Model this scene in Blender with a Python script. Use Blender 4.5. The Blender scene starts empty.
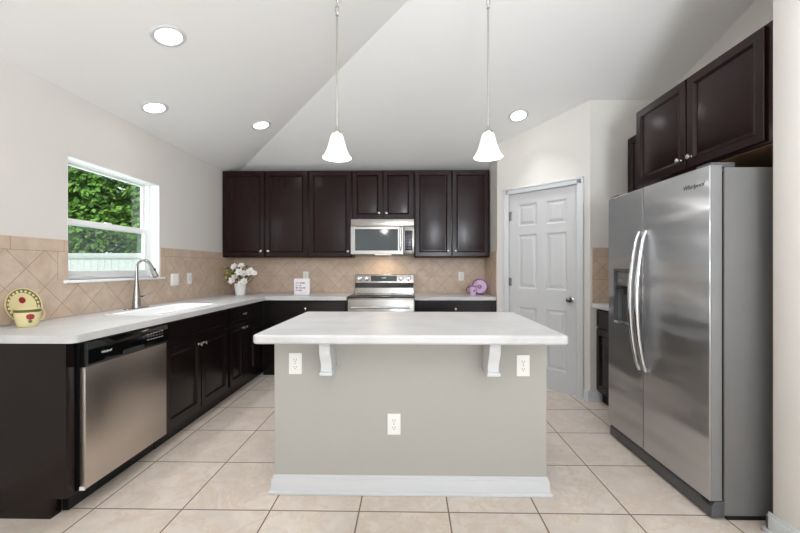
import bpy, bmesh, math, random
from mathutils import Vector, Matrix
random.seed(7)
C = bpy.context.scene.collection
SC = bpy.context.scene

# ------------------------------------------------------------------ camera, world, sun, area lights, exposure
cam = bpy.data.cameras.new('camera'); cam.sensor_width = 36.0; cam.lens = 366.5 / 800 * 36
cam.shift_x = -3.25 / 800; cam.shift_y = 0.9 / 800; cam.clip_start = 0.02
camo = bpy.data.objects.new('camera', cam); C.objects.link(camo)
camo.location = (0, 0, 1.247); camo.rotation_euler = (math.radians(90), 0, 0.01696)
SC.camera = camo

W = bpy.data.worlds.new('sky'); SC.world = W; W.use_nodes = True
wn = W.node_tree.nodes; wn.clear()
bg = wn.new('ShaderNodeBackground'); wo = wn.new('ShaderNodeOutputWorld')
bg.inputs[0].default_value = (0.86, 0.93, 1.0, 1); bg.inputs[1].default_value = 1.7
W.node_tree.links.new(bg.outputs[0], wo.inputs[0])

def light(name, kind, loc, rot, energy, color=(1, 1, 1), **kw):
    l = bpy.data.lights.new(name, kind); l.energy = energy; l.color = color
    for k, v in kw.items(): setattr(l, k, v)
    o = bpy.data.objects.new(name, l); C.objects.link(o); o.location = loc; o.rotation_euler = rot
    return o
sun = light('sun', 'SUN', (6, -8, 12), (0, 0, 0), 3.4, (1, 0.97, 0.92), angle=0.02)
sun.rotation_euler = Vector((-0.4, 0.62, -0.7)).to_track_quat('-Z', 'Y').to_euler()
# added fill lights behind and right of the camera, and daylight through the kitchen window
light('rear_fill', 'AREA', (-0.2, -3.05, 1.35), (math.radians(90), 0, 0), 8, (0.93, 0.97, 1.0), shape='RECTANGLE', size=3.6, size_y=2.3)  # unseen fill added at the rear wall to light the room from behind
light('side_fill', 'AREA', (2.25, -1.3, 1.5), (0, math.radians(90), math.radians(-28)), 30, (0.92, 0.965, 1.0), shape='RECTANGLE', size=1.7, size_y=2.0)  # added fill to lift the left wall and back corner; no opening here
light('window_daylight', 'AREA', (-2.62, 2.89, 1.58), (0, math.radians(-90), 0), 6, (0.92, 0.965, 1.0), shape='RECTANGLE', size=0.95, size_y=1.0)
# unseen fill added behind the camera, aimed up and forward to brighten the ceiling
light('ceiling_fill', 'AREA', (0.9, -2.3, 1.5), (math.radians(142), 0, math.radians(14)), 120, (0.88, 0.945, 1.0), shape='DISK', size=0.9, spread=math.radians(136))

SC.view_settings.view_transform = 'Standard'; SC.view_settings.look = 'None'
SC.view_settings.gamma = 1.0; SC.view_settings.use_curve_mapping = False
SC.view_settings.exposure = 0.15
try:
    SC.cycles.use_denoising = True; SC.cycles.max_bounces = 10; SC.cycles.diffuse_bounces = 6
    SC.cycles.transparent_max_bounces = 16; SC.cycles.sample_clamp_indirect = 4.0
except Exception: pass

# ------------------------------------------------------------------ materials
class NT:
    def __init__(s, name):
        s.m = bpy.data.materials.new(name); s.m.use_nodes = True
        s.t = s.m.node_tree; s.n = s.t.nodes; s.n.clear()
        s.out = s.n.new('ShaderNodeOutputMaterial')
    def node(s, t, **kw):
        o = s.n.new(t)
        for k, v in kw.items(): setattr(o, k, v)
        return o
    def link(s, a, b): s.t.links.new(a, b)
    def math(s, op, a, b=None, clamp=False):
        o = s.n.new('ShaderNodeMath'); o.operation = op; o.use_clamp = clamp
        for i, v in enumerate((a, b)):
            if v is None: continue
            if isinstance(v, (int, float)): o.inputs[i].default_value = v
            else: s.link(v, o.inputs[i])
        return o.outputs[0]
    def mix(s, f, a, b):
        o = s.n.new('ShaderNodeMix'); o.data_type = 'RGBA'
        for sock, v in ((o.inputs[0], f), (o.inputs[6], a), (o.inputs[7], b)):
            if isinstance(v, (int, float)): sock.default_value = v
            elif isinstance(v, tuple): sock.default_value = (*v, 1)
            else: s.link(v, sock)
        return o.outputs[2]
    def coords(s, which='Object'):
        return s.n.new('ShaderNodeTexCoord').outputs[which]
    def world(s): return s.n.new('ShaderNodeNewGeometry').outputs['Position']
    def scaled(s, vec, sc):
        m = s.n.new('ShaderNodeMapping'); m.inputs['Scale'].default_value = sc; s.link(vec, m.inputs[0]); return m.outputs[0]
    def noise(s, vec, scale, detail=4, rough=0.5, dist=0.0):
        o = s.n.new('ShaderNodeTexNoise'); o.inputs['Scale'].default_value = scale; o.inputs['Detail'].default_value = detail
        o.inputs['Roughness'].default_value = rough; o.inputs['Distortion'].default_value = dist
        s.link(vec, o.inputs['Vector']); return o.outputs[0]
    def ramp(s, v, stops):
        o = s.n.new('ShaderNodeValToRGB'); e = o.color_ramp.elements
        while len(e) < len(stops): e.new(0.5)
        for k, (p, c) in enumerate(stops): e[k].position = p; e[k].color = (*c, 1) if len(c) == 3 else c
        s.link(v, o.inputs[0]); return o.outputs[0]
    def bump(s, h, strength, dist=0.01):
        o = s.n.new('ShaderNodeBump'); o.inputs['Strength'].default_value = strength; o.inputs['Distance'].default_value = dist
        s.link(h, o.inputs['Height']); return o.outputs[0]
    def bsdf(s, color, rough=0.5, metal=0.0, spec=0.5, normal=None, coat=0.0, emit=None, estr=0.0, **kw):
        b = s.n.new('ShaderNodeBsdfPrincipled')
        for key, v in (('Base Color', color), ('Roughness', rough), ('Metallic', metal), ('Specular IOR Level', spec), ('Coat Weight', coat)):
            if isinstance(v, (int, float)): b.inputs[key].default_value = v
            elif isinstance(v, tuple): b.inputs[key].default_value = (*v, 1)
            else: s.link(v, b.inputs[key])
        if normal is not None: s.link(normal, b.inputs['Normal'])
        if emit: b.inputs['Emission Color'].default_value = (*emit, 1); b.inputs['Emission Strength'].default_value = estr
        for k, v in kw.items(): b.inputs[k.replace('_', ' ')].default_value = v
        s.link(b.outputs[0], s.out.inputs[0]); return b

def srgb(r, g, b):
    f = lambda c: (c / 255 / 12.92) if c / 255 <= 0.04045 else ((c / 255 + 0.055) / 1.055) ** 2.4
    return (f(r), f(g), f(b))

def painted(name, col, rough=0.55, var=0.03, bump=0.02, scale=160):
    t = NT(name); p = t.coords()
    n = t.noise(p, 1.6, 3)
    c2 = tuple(max(0, c * (1 - var)) for c in col)
    c = t.mix(n, col, c2)
    t.bsdf(c, rough, normal=t.bump(t.noise(p, scale, 2), bump, 0.004), spec=0.35)
    return t.m

M = {}
M['wall'] = painted('wall_paint', srgb(222, 218, 213), 0.75)
M['ceiling'] = painted('ceiling_paint', srgb(243, 243, 243), 0.85, bump=0.05)
M['trim'] = painted('white_gloss_paint', srgb(210, 212, 214), 0.35, 0.01, 0.0)
M['vinyl'] = painted('white_vinyl', srgb(243, 244, 244), 0.35, 0.01, 0.0)
M['island'] = painted('greige_paint', srgb(173, 171, 165), 0.65, 0.03)
M['door'] = painted('door_paint', srgb(202, 202, 203), 0.4, 0.015, 0.0)
M['fence'] = painted('fence_vinyl', srgb(214, 216, 218), 0.45, 0.02, 0.0)
M['plastic'] = painted('white_plastic', srgb(240, 240, 236), 0.35, 0.0, 0.0)
M['slot'] = painted('dark_slot', srgb(50, 48, 46), 0.6, 0.0, 0.0)
M['black'] = painted('black_plastic', srgb(20, 20, 22), 0.3, 0.1, 0.0)
M['porcelain'] = painted('porcelain', srgb(246, 247, 247), 0.12, 0.0, 0.0)

def wood(name, a, b, rough=0.28):
    t = NT(name); p = t.coords()
    n = t.noise(t.scaled(p, (14, 14, 0.9)), 3.2, 6, 0.6, 0.5)
    f = t.noise(t.scaled(p, (60, 60, 1.6)), 3, 3, 0.55)
    c = t.mix(t.math('MULTIPLY', t.math('ADD', n, f), 0.5), a, b)
    r = t.math('ADD', t.math('MULTIPLY', n, 0.1), rough - 0.05)
    t.bsdf(c, r, spec=0.26, normal=t.bump(f, 0.012, 0.001))
    return t.m
M['wood'] = wood('espresso_wood', srgb(25, 10, 11), srgb(39, 16, 17), 0.24)
def satin(name, a, b, rough):
    t = NT(name); n = t.noise(t.scaled(t.coords(), (10, 10, 0.8)), 2.5, 3, 0.5)
    t.bsdf(t.mix(n, a, b), rough, spec=0.34); return t.m
M['woodbase'] = satin('espresso_wood_dark', srgb(17, 10, 10), srgb(24, 14, 14), 0.26)
M['underside'] = wood('unfinished_maple', srgb(120, 92, 66), srgb(150, 118, 88), 0.6)

def steel(name, col, rough=0.27, wav=0.0, axis=(3, 3, 260)):
    t = NT(name); p = t.coords()
    f = t.noise(t.scaled(p, axis), 6, 2, 0.5)
    w = t.noise(t.scaled(p, (0.7, 0.7, 3.0)), 2.2, 1, 0.3)
    c = t.mix(f, tuple(x * 0.92 for x in col), col)
    r = t.math('ADD', t.math('MULTIPLY', f, 0.06), rough - 0.03)
    h = t.math('MULTIPLY', w, wav)
    t.bsdf(c, r, 1.0, normal=t.bump(h, 0.35, 0.02))
    return t.m
M['steel'] = steel('stainless_steel', srgb(168, 165, 160), 0.24)
def brushed(name, col, rough, aniso, wav):
    """brushed sheet steel: reflections smear sideways along the door"""
    t = NT(name); p = t.coords(); w = t.noise(t.scaled(p, (0.7, 0.7, 3.0)), 2.2, 1, 0.3)
    f = t.noise(t.scaled(p, (1, 1, 60)), 5, 2)
    b = t.bsdf(t.mix(f, tuple(c * 0.94 for c in col), col), rough, 1.0, normal=t.bump(t.math('MULTIPLY', w, wav), 0.35, 0.02), Anisotropic=aniso)
    v = t.n.new('ShaderNodeVectorTransform'); v.vector_type = 'VECTOR'; v.convert_from = 'OBJECT'; v.convert_to = 'WORLD'
    v.inputs[0].default_value = (1, 0, 0); t.link(v.outputs[0], b.inputs['Tangent']); return t.m
M['steelfridge'] = brushed('stainless_door', srgb(194, 195, 197), 0.33, 0.85, 3.5)
M['steeldw'] = steel('stainless_panel', srgb(205, 196, 188), 0.34, 0.05, (260, 260, 3))
M['nickel'] = steel('brushed_nickel', srgb(205, 202, 196), 0.22)
M['chrome'] = steel('satin_chrome', srgb(225, 226, 228), 0.18)
M['faucet'] = steel('faucet_steel', srgb(178, 176, 172), 0.25)
M['caseside'] = painted('grey_textured_metal', srgb(112, 111, 110), 0.42, 0.05, 0.12, 500)
M['doorside'] = painted('grey_metallic_paint', srgb(128, 128, 128), 0.45, 0.03, 0.0)
M['grille'] = painted('grey_plastic', srgb(84, 84, 86), 0.45, 0.05, 0.0)

def simple(name, col, rough=0.5, **kw):
    t = NT(name); n = t.noise(t.coords(), 9, 3)
    t.bsdf(t.mix(n, col, tuple(c * 0.93 for c in col)), rough, **kw); return t.m
M['blackglass'] = simple('black_glass', srgb(14, 14, 15), 0.06)
M['ovenglass'] = simple('smoked_glass', srgb(60, 66, 64), 0.08)
M['display'] = simple('display_panel', srgb(48, 46, 70), 0.2)
M['cooktop'] = simple('ceramic_cooktop', srgb(40, 40, 42), 0.08)
M['logo'] = simple('logo_grey', srgb(70, 70, 72), 0.4)
M['logolight'] = simple('logo_light', srgb(225, 225, 225), 0.4)
M['digits'] = simple('display_digits', srgb(110, 180, 190), 0.4, emit=(0.3, 0.7, 0.8), estr=0.6)
M['ink'] = simple('dark_ink', srgb(72, 66, 68), 0.6)
M['signwhite'] = simple('sign_white', srgb(238, 232, 234), 0.55)
M['leaf'] = simple('leaf_green', srgb(74, 84, 40), 0.5)
M['leafyellow'] = simple('leaf_yellow', srgb(150, 142, 50), 0.55)
M['petal'] = simple('white_petal', srgb(247, 244, 240), 0.6)
M['pollen'] = simple('yellow_pollen', srgb(214, 190, 110), 0.7)
M['cream'] = simple('cream_glaze', srgb(232, 218, 166), 0.25)
M['olive'] = simple('olive_glaze', srgb(98, 98, 58), 0.3)
M['apple'] = simple('red_glaze', srgb(150, 40, 50), 0.25)
M['lilac'] = simple('lilac_glaze', srgb(212, 180, 214), 0.25)
M['purple'] = simple('purple_glaze', srgb(122, 82, 128), 0.25)
M['bark'] = simple('bark', srgb(84, 70, 54), 0.9)

def quartz():
    t = NT('white_quartz'); p = t.coords()
    v = t.noise(p, 1.7, 6, 0.62, 1.2)
    c = t.mix(t.ramp(v, [(0.42, (0, 0, 0)), (0.6, (1, 1, 1))]), srgb(193, 192, 192), srgb(205, 204, 204))
    s = t.ramp(t.noise(p, 220, 1), [(0.6, (0, 0, 0)), (0.72, (1, 1, 1))])
    c = t.mix(t.math('MULTIPLY', s, 0.12), c, srgb(190, 186, 182))
    t.bsdf(c, 0.36, spec=0.45); return t.m
M['quartz'] = quartz()

def lines(t, val, origin, pitch, half):
    """1 on grout lines at origin + k*pitch"""
    f = t.math('FRACT', t.math('ADD', t.math('DIVIDE', t.math('SUBTRACT', val, origin), pitch), 0.5 + 200))
    d = t.math('MULTIPLY', t.math('ABSOLUTE', t.math('SUBTRACT', f, 0.5)), pitch)
    o = t.n.new('ShaderNodeMapRange'); o.inputs[1].default_value = half * 0.6; o.inputs[2].default_value = half * 1.4
    o.inputs[3].default_value = 1; o.inputs[4].default_value = 0; t.link(d, o.inputs[0]); return o.outputs[0]
def idx(t, val, origin, pitch): return t.math('FLOOR', t.math('DIVIDE', t.math('SUBTRACT', val, origin), pitch))

def floor_mat():
    t = NT('floor_tile'); p = t.world(); s = t.n.new('ShaderNodeSeparateXYZ'); t.link(p, s.inputs[0])
    g = t.math('MAXIMUM', lines(t, s.outputs[0], -1.1717, 0.457, 0.0036), lines(t, s.outputs[1], 1.8688, 0.457, 0.0036))
    cmb = t.n.new('ShaderNodeCombineXYZ'); t.link(idx(t, s.outputs[0], -1.1717, 0.457), cmb.inputs[0]); t.link(idx(t, s.outputs[1], 1.8688, 0.457), cmb.inputs[1])
    wnz = t.n.new('ShaderNodeTexWhiteNoise'); t.link(cmb.outputs[0], wnz.inputs[0])
    sc = t.n.new('ShaderNodeVectorMath'); sc.operation = 'MULTIPLY_ADD'
    t.link(wnz.outputs[1], sc.inputs[0]); sc.inputs[1].default_value = (9, 9, 9); t.link(p, sc.inputs[2])
    pp = sc.outputs[0]
    n1 = t.noise(pp, 3.2, 7, 0.62, 1.6); n2 = t.noise(pp, 4.5, 7, 0.7, 0.7)
    c = t.mix(t.ramp(n1, [(0.36, (0, 0, 0)), (0.66, (1, 1, 1))]), srgb(204, 192, 182), srgb(220, 209, 199))
    vein = t.ramp(n2, [(0.47, (0, 0, 0)), (0.5, (1, 1, 1)), (0.55, (0, 0, 0))])
    c = t.mix(t.math('MULTIPLY', vein, t.math('MULTIPLY', n1, 0.8)), c, srgb(194, 170, 142))
    c = t.mix(t.math('MULTIPLY', wnz.outputs[0], 0.12), c, srgb(205, 186, 168))
    c = t.mix(g, c, srgb(112, 96, 82))
    r = t.math('ADD', t.math('MULTIPLY', g, 0.5), 0.3)
    t.bsdf(c, r, spec=0.45, normal=t.bump(t.math('SUBTRACT', 1.0, g), 0.4, 0.002)); return t.m
M['floor'] = floor_mat()

def splash_mat(name, axis, o1, o2, midline=None, window=None):
    """axis: 'x' or 'y' horizontal coordinate of the wall; diagonal tiles with a straight border row on top"""
    P = 0.163; t = NT(name); p = t.world(); s = t.n.new('ShaderNodeSeparateXYZ'); t.link(p, s.inputs[0])
    a = s.outputs['xy'.index(axis)]; z = s.outputs[2]
    u = t.math('MULTIPLY', t.math('ADD', a, z), 0.70711); w = t.math('MULTIPLY', t.math('SUBTRACT', a, z), 0.70711)
    gd = t.math('MAXIMUM', lines(t, u, o1, P, 0.0017), lines(t, w, o2, P, 0.0017))
    border = t.math('GREATER_THAN', z, 1.352)
    gb = lines(t, a, o1, 0.33, 0.0017)
    if window:
        side = t.math('MULTIPLY', t.math('GREATER_THAN', z, window[2]), t.math('MULTIPLY', t.math('GREATER_THAN', a, window[0] - 0.075), t.math('LESS_THAN', a, window[1] + 0.075)))
        edge = t.math('MULTIPLY', t.math('GREATER_THAN', z, window[2]), t.math('MAXIMUM', lines(t, a, window[0] - 0.075, 50, 0.0017), lines(t, a, window[1] + 0.075, 50, 0.0017)))
        gd = t.math('MAXIMUM', t.math('MULTIPLY', gd, t.math('SUBTRACT', 1.0, side)), edge)
    g = t.math('ADD', t.math('MULTIPLY', gb, border), t.math('MULTIPLY', gd, t.math('SUBTRACT', 1.0, border)))
    g = t.math('MAXIMUM', g, lines(t, z, 1.352, 50, 0.0017))
    if midline: g = t.math('MAXIMUM', g, lines(t, z, midline, 50, 0.0017))
    cmb = t.n.new('ShaderNodeCombineXYZ'); t.link(idx(t, u, o1, P), cmb.inputs[0]); t.link(idx(t, w, o2, P), cmb.inputs[1]); t.link(border, cmb.inputs[2])
    wnz = t.n.new('ShaderNodeTexWhiteNoise'); t.link(cmb.outputs[0], wnz.inputs[0])
    n1 = t.noise(p, 9, 6, 0.6, 0.6); n2 = t.noise(p, 34, 4, 0.6)
    c = t.mix(t.ramp(n1, [(0.35, (0, 0, 0)), (0.68, (1, 1, 1))]), srgb(188, 168, 149), srgb(208, 191, 175))
    c = t.mix(t.math('MULTIPLY', t.ramp(n2, [(0.5, (0, 0, 0)), (0.75, (1, 1, 1))]), 0.4), c, srgb(190, 162, 138))
    c = t.mix(t.math('MULTIPLY', wnz.outputs[0], 0.3), c, srgb(200, 172, 148))
    c = t.mix(g, c, srgb(160, 136, 114))
    t.bsdf(c, 0.42, spec=0.4, normal=t.bump(t.math('SUBTRACT', 1.0, g), 0.5, 0.002)); return t.m
M['splash_left'] = splash_mat('travertine_left', 'y', 2.404, 0.6505, window=(2.434, 3.35, 1.165))
M['splash_back'] = splash_mat('travertine_back', 'x', 0.03, 0.06, midline=1.134)
M['splash_side'] = splash_mat('travertine_side', 'y', 2.404, 0.6505)

def glass():
    t = NT('window_glass'); tr = t.n.new('ShaderNodeBsdfTransparent'); gl = t.n.new('ShaderNodeBsdfGlossy'); gl.inputs['Roughness'].default_value = 0.02
    tr.inputs[0].default_value = (0.94, 0.97, 0.95, 1); gl.inputs[0].default_value = (0.9, 0.95, 0.95, 1)
    mx = t.n.new('ShaderNodeMixShader'); mx.inputs[0].default_value = 0.05
    t.link(tr.outputs[0], mx.inputs[1]); t.link(gl.outputs[0], mx.inputs[2]); t.link(mx.outputs[0], t.out.inputs[0]); return t.m
M['glass'] = glass()
def screen():
    t = NT('insect_screen'); tr = t.n.new('ShaderNodeBsdfTransparent'); df = t.n.new('ShaderNodeBsdfDiffuse'); df.inputs[0].default_value = (0.35, 0.37, 0.38, 1)
    mx = t.n.new('ShaderNodeMixShader'); mx.inputs[0].default_value = 0.16
    t.link(tr.outputs[0], mx.inputs[1]); t.link(df.outputs[0], mx.inputs[2]); t.link(mx.outputs[0], t.out.inputs[0]); return t.m
M['screen'] = screen()
def emis(name, col, st):
    t = NT(name); t.bsdf((0.9, 0.9, 0.88), 0.4, emit=col, estr=st); return t.m
M['lens'] = emis('lit_lens', (1, 0.98, 0.95), 9.0)
M['tasklens'] = emis('task_lamp_lens', (1, 0.86, 0.68), 2.0)
M['bulb'] = emis('lit_bulb', (1, 0.95, 0.86), 6.0)
def shade():
    t = NT('frosted_shade'); p = t.coords()
    n = t.noise(t.scaled(p, (1, 1, 0.5)), 26, 4, 0.6, 1.5)
    c = t.mix(n, srgb(250, 248, 244), srgb(222, 218, 212))
    t.bsdf(c, 0.35, emit=(1, 0.97, 0.93), estr=0.6); return t.m
M['shade'] = shade()
def leafy():
    t = NT('tree_leaves'); n = t.noise(t.coords(), 2.2, 3)
    oi = t.noise(t.coords(), 14, 2)
    c = t.mix(t.ramp(n, [(0.35, (0, 0, 0)), (0.65, (1, 1, 1))]), srgb(56, 98, 34), srgb(100, 150, 54))
    c = t.mix(t.ramp(oi, [(0.5, (0, 0, 0)), (0.7, (1, 1, 1))]), c, srgb(140, 168, 84))
    t.bsdf(c, 0.5, spec=0.3); return t.m
M['tree'] = leafy()
M['grass'] = simple('lawn_grass', srgb(70, 104, 42), 0.9)

# ------------------------------------------------------------------ mesh builder
class MB:
    def __init__(s): s.b = bmesh.new()
    def box(s, x0, x1, y0, y1, z0, z1, bev=0.0, seg=2):
        bm = bmesh.new(); bmesh.ops.create_cube(bm, size=1.0)
        for v in bm.verts: v.co = Vector(((x0 + x1) / 2 + v.co.x * (x1 - x0), (y0 + y1) / 2 + v.co.y * (y1 - y0), (z0 + z1) / 2 + v.co.z * (z1 - z0)))
        if bev: bmesh.ops.bevel(bm, geom=bm.edges[:], offset=bev, segments=seg, affect='EDGES', profile=0.5)
        s.merge(bm); return s
    def merge(s, bm, mat=None):
        if mat is not None: bm.transform(mat)
        me = bpy.data.meshes.new('t'); bm.to_mesh(me); bm.free(); s.b.from_mesh(me); bpy.data.meshes.remove(me)
    def prism(s, loops, axis, a0, a1, bev=0.0):
        """extrude a polygon (first loop) with holes (further loops) along an axis; 2-D points are the other two axes in order"""
        bm = bmesh.new(); ed = []
        def pt(p):
            if axis == 'x': return (a0, p[0], p[1])
            if axis == 'y': return (p[0], a0, p[1])
            return (p[0], p[1], a0)
        for lp in loops:
            vs = [bm.verts.new(pt(p)) for p in lp]
            for i in range(len(vs)): ed.append(bm.edges.new((vs[i], vs[(i + 1) % len(vs)])))
        if len(loops) == 1: bm.faces.new(bm.verts[:])
        else: bmesh.ops.triangle_fill(bm, use_beauty=True, edges=ed)
        g = bmesh.ops.extrude_face_region(bm, geom=bm.faces[:])
        d = Vector((0, 0, 0)); d['xyz'.index(axis)] = a1 - a0
        bmesh.ops.translate(bm, vec=d, verts=[v for v in g['geom'] if isinstance(v, bmesh.types.BMVert)])
        bmesh.ops.recalc_face_normals(bm, faces=bm.faces[:])
        if bev:
            es = [e for e in bm.edges if len(e.link_faces) == 2 and e.calc_face_angle(0) > 0.5]
            bmesh.ops.bevel(bm, geom=es, offset=bev, segments=3, affect='EDGES', profile=0.5)
        s.merge(bm); return s
    def tube(s, pts, r, seg=12, cap=True):
        pts = [Vector(p) for p in pts]; n = len(pts)
        rs = r if isinstance(r, (list, tuple)) else [r] * n
        bm = bmesh.new(); rings = []; up = None
        for i, p in enumerate(pts):
            t = (pts[min(i + 1, n - 1)] - pts[max(i - 1, 0)]).normalized()
            if up is None:
                up = Vector((0, 0, 1)) if abs(t.z) < 0.9 else Vector((1, 0, 0))
            a = t.cross(up).normalized(); b = a.cross(t).normalized(); up = b
            rings.append([bm.verts.new(p + (a * math.cos(k * 2 * math.pi / seg) + b * math.sin(k * 2 * math.pi / seg)) * rs[i]) for k in range(seg)])
        for i in range(n - 1):
            for k in range(seg): bm.faces.new((rings[i][k], rings[i][(k + 1) % seg], rings[i + 1][(k + 1) % seg], rings[i + 1][k]))
        if cap: bm.faces.new(rings[0][::-1]); bm.faces.new(rings[-1])
        bmesh.ops.recalc_face_normals(bm, faces=bm.faces[:]); s.merge(bm); return s
    def ring(s, R, r, center, axis='z', seg=20, k=8, sx=1.0, sy=1.0):
        pts = [(R * sx * math.cos(i * 2 * math.pi / seg), R * sy * math.sin(i * 2 * math.pi / seg)) for i in range(seg + 1)]
        f = {'z': lambda a, b: (a, b, 0), 'y': lambda a, b: (a, 0, b), 'x': lambda a, b: (0, a, b)}[axis]
        return s.tube([Vector(f(*p)) + Vector(center) for p in pts], r, k, False)
    def lathe(s, prof, center=(0, 0, 0), axis='z', seg=28, mat=None):
        """prof: list of (radius, height)"""
        bm = bmesh.new(); rings = []
        for r, h in prof:
            if r < 1e-6: rings.append([bm.verts.new((0, 0, h))])
            else: rings.append([bm.verts.new((r * math.cos(k * 2 * math.pi / seg), r * math.sin(k * 2 * math.pi / seg), h)) for k in range(seg)])
        for i in range(len(rings) - 1):
            A, B = rings[i], rings[i + 1]
            for k in range(seg):
                j = (k + 1) % seg
                if len(A) == 1 and len(B) == 1: continue
                if len(A) == 1: bm.faces.new((A[0], B[j], B[k]))
                elif len(B) == 1: bm.faces.new((A[k], A[j], B[0]))
                else: bm.faces.new((A[k], A[j], B[j], B[k]))
        bmesh.ops.recalc_face_normals(bm, faces=bm.faces[:])
        R = {'z': Matrix.Identity(4), '-y': Matrix.Rotation(math.radians(90), 4, 'X'), 'x': Matrix.Rotation(math.radians(90), 4, 'Y'), '-z': Matrix.Rotation(math.pi, 4, 'X')}[axis]
        s.merge(bm, (mat or Matrix.Identity(4)) @ Matrix.Translation(center) @ R); return s
    def rings(s, x0, x1, z0, z1, prof, y=0.0, back=None):
        """nested rectangles in the xz plane: prof = list of (inset, dy); the last one is filled"""
        bm = bmesh.new(); L = []
        for ins, dy in prof:
            L.append([bm.verts.new((a, y + dy, b)) for a, b in ((x0 + ins, z0 + ins), (x1 - ins, z0 + ins), (x1 - ins, z1 - ins), (x0 + ins, z1 - ins))])
        for A, B in zip(L, L[1:]):
            for k in range(4): bm.faces.new((A[k], A[(k + 1) % 4], B[(k + 1) % 4], B[k]))
        bm.faces.new(L[-1])
        if back: bm.faces.new(L[0][::-1])
        s.merge(bm); return s
    def leafcard(s, c, d, nrm, L, Wd, bend=0.25):
        d = d.normalized(); side = d.cross(nrm).normalized() * Wd; up = side.cross(d).normalized()
        v = [s.b.verts.new(c), s.b.verts.new(c + d * L * 0.45 + side + up * bend * L * 0.3), s.b.verts.new(c + d * L), s.b.verts.new(c + d * L * 0.45 - side + up * bend * L * 0.3)]
        s.b.faces.new((v[0], v[1], v[2])); s.b.faces.new((v[0], v[2], v[3])); return s
    def text(s, string, size, mat, shear=0.0, depth=0.001):
        cu = bpy.data.curves.new('t', 'FONT'); cu.body = string; cu.size = size; cu.extrude = depth; cu.shear = shear
        cu.align_x = 'CENTER'; cu.align_y = 'CENTER'
        o = bpy.data.objects.new('t', cu); C.objects.link(o)
        bpy.context.view_layer.update()
        me = bpy.data.meshes.new_from_object(o.evaluated_get(bpy.context.evaluated_depsgraph_get()))
        bpy.data.objects.remove(o); bpy.data.curves.remove(cu)
        me.transform(mat); s.b.from_mesh(me); bpy.data.meshes.remove(me); return s
    def build(s, name, mat, parent=None, label=None, smooth=35, bev=0.0):
        me = bpy.data.meshes.new(name)
        s.b.normal_update(); s.b.to_mesh(me); s.b.free()
        me.materials.append(mat)
        if smooth and len(me.polygons):
            me.polygons.foreach_set('use_smooth', [True] * len(me.polygons))
            try: me.set_sharp_from_angle(angle=math.radians(smooth))
            except Exception: pass
        o = bpy.data.objects.new(name, me); C.objects.link(o)
        if parent: o.parent = parent
        if label: o['label'] = label
        if bev:
            m = o.modifiers.new('edge', 'BEVEL'); m.width = bev; m.segments = 2; m.limit_method = 'ANGLE'
        return o

def thing(name, label, cat, loc=(0, 0, 0), rz=0.0, group=None, kind=None, rot=None):
    o = bpy.data.objects.new(name, None); C.objects.link(o); o.empty_display_size = 0.05
    o.location = loc; o.rotation_euler = rot if rot else (0, 0, rz)
    return tag(o, label, cat, group, kind)
def tag(o, label, cat, group=None, kind=None):
    o['label'] = label; o['category'] = cat
    if group: o['group'] = group
    if kind: o['kind'] = kind
    return o
def copy_tree(o, parent=None):
    c = o.copy(); C.objects.link(c)
    if parent: c.parent = parent
    for ch in [x for x in bpy.data.objects if x.parent == o]: copy_tree(ch, c)
    return c
def struct(o, label, cat): return tag(o, label, cat, kind='structure')
def rect(a0, a1, b0, b1): return [(a0, b0), (a1, b0), (a1, b1), (a0, b1)]
R90 = math.radians(90)
FRONT = Matrix.Rotation(R90, 4, 'X')          # text lying in xy -> standing, facing -y

XL, YB, XR, PT = -2.31, 4.79, 2.34, 0.27      # left wall, back wall, right wall, ceiling pitch
def ceil_z(x, y): return min(2.44 + PT * (x - XL), 2.44 + PT * (YB - y), 3.25)
WY0, WY1, WZ0, WZ1 = 2.434, 3.35, 1.16, 2.005  # kitchen window opening

# ------------------------------------------------------------------ the setting
m = MB(); m.box(-2.46, 2.49, -3.3, 4.94, -0.12, 0.0)
struct(m.build('floor', M['floor']), 'cream stone tile floor of square tiles with brown grout', 'floor')

bm_ = MB(); b = bm_.b
t3 = (3.25 - 2.44) / PT
pA = [(XL, -3.2), (XL + t3, -3.2), (XL + t3, YB - t3), (XL, YB)]
pB = [(XL, YB), (XL + t3, YB - t3), (XR, YB - t3), (XR, YB)]
pC = [(XL + t3, -3.2), (XR, -3.2), (XR, YB - t3), (XL + t3, YB - t3)]
vd = {}
def cv(p, dz=0):
    k = (round(p[0], 3), round(p[1], 3), dz)
    if k not in vd: vd[k] = b.verts.new((p[0], p[1], ceil_z(*p) + dz))
    return vd[k]
for dz in (0, 0.14):
    for poly in (pA, pB, pC): b.faces.new([cv(p, dz) for p in poly])
outer = [(XL, -3.2), (XL + t3, -3.2), (XR, -3.2), (XR, YB - t3), (XR, YB), (XL, YB)]
for p, q in zip(outer, outer[1:] + outer[:1]): b.faces.new((cv(p), cv(q), cv(q, 0.14), cv(p, 0.14)))
bmesh.ops.recalc_face_normals(b, faces=b.faces[:])
struct(bm_.build('ceiling', M['ceiling'], smooth=0), 'white vaulted ceiling with a diagonal crease from the back left corner', 'ceiling')

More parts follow.
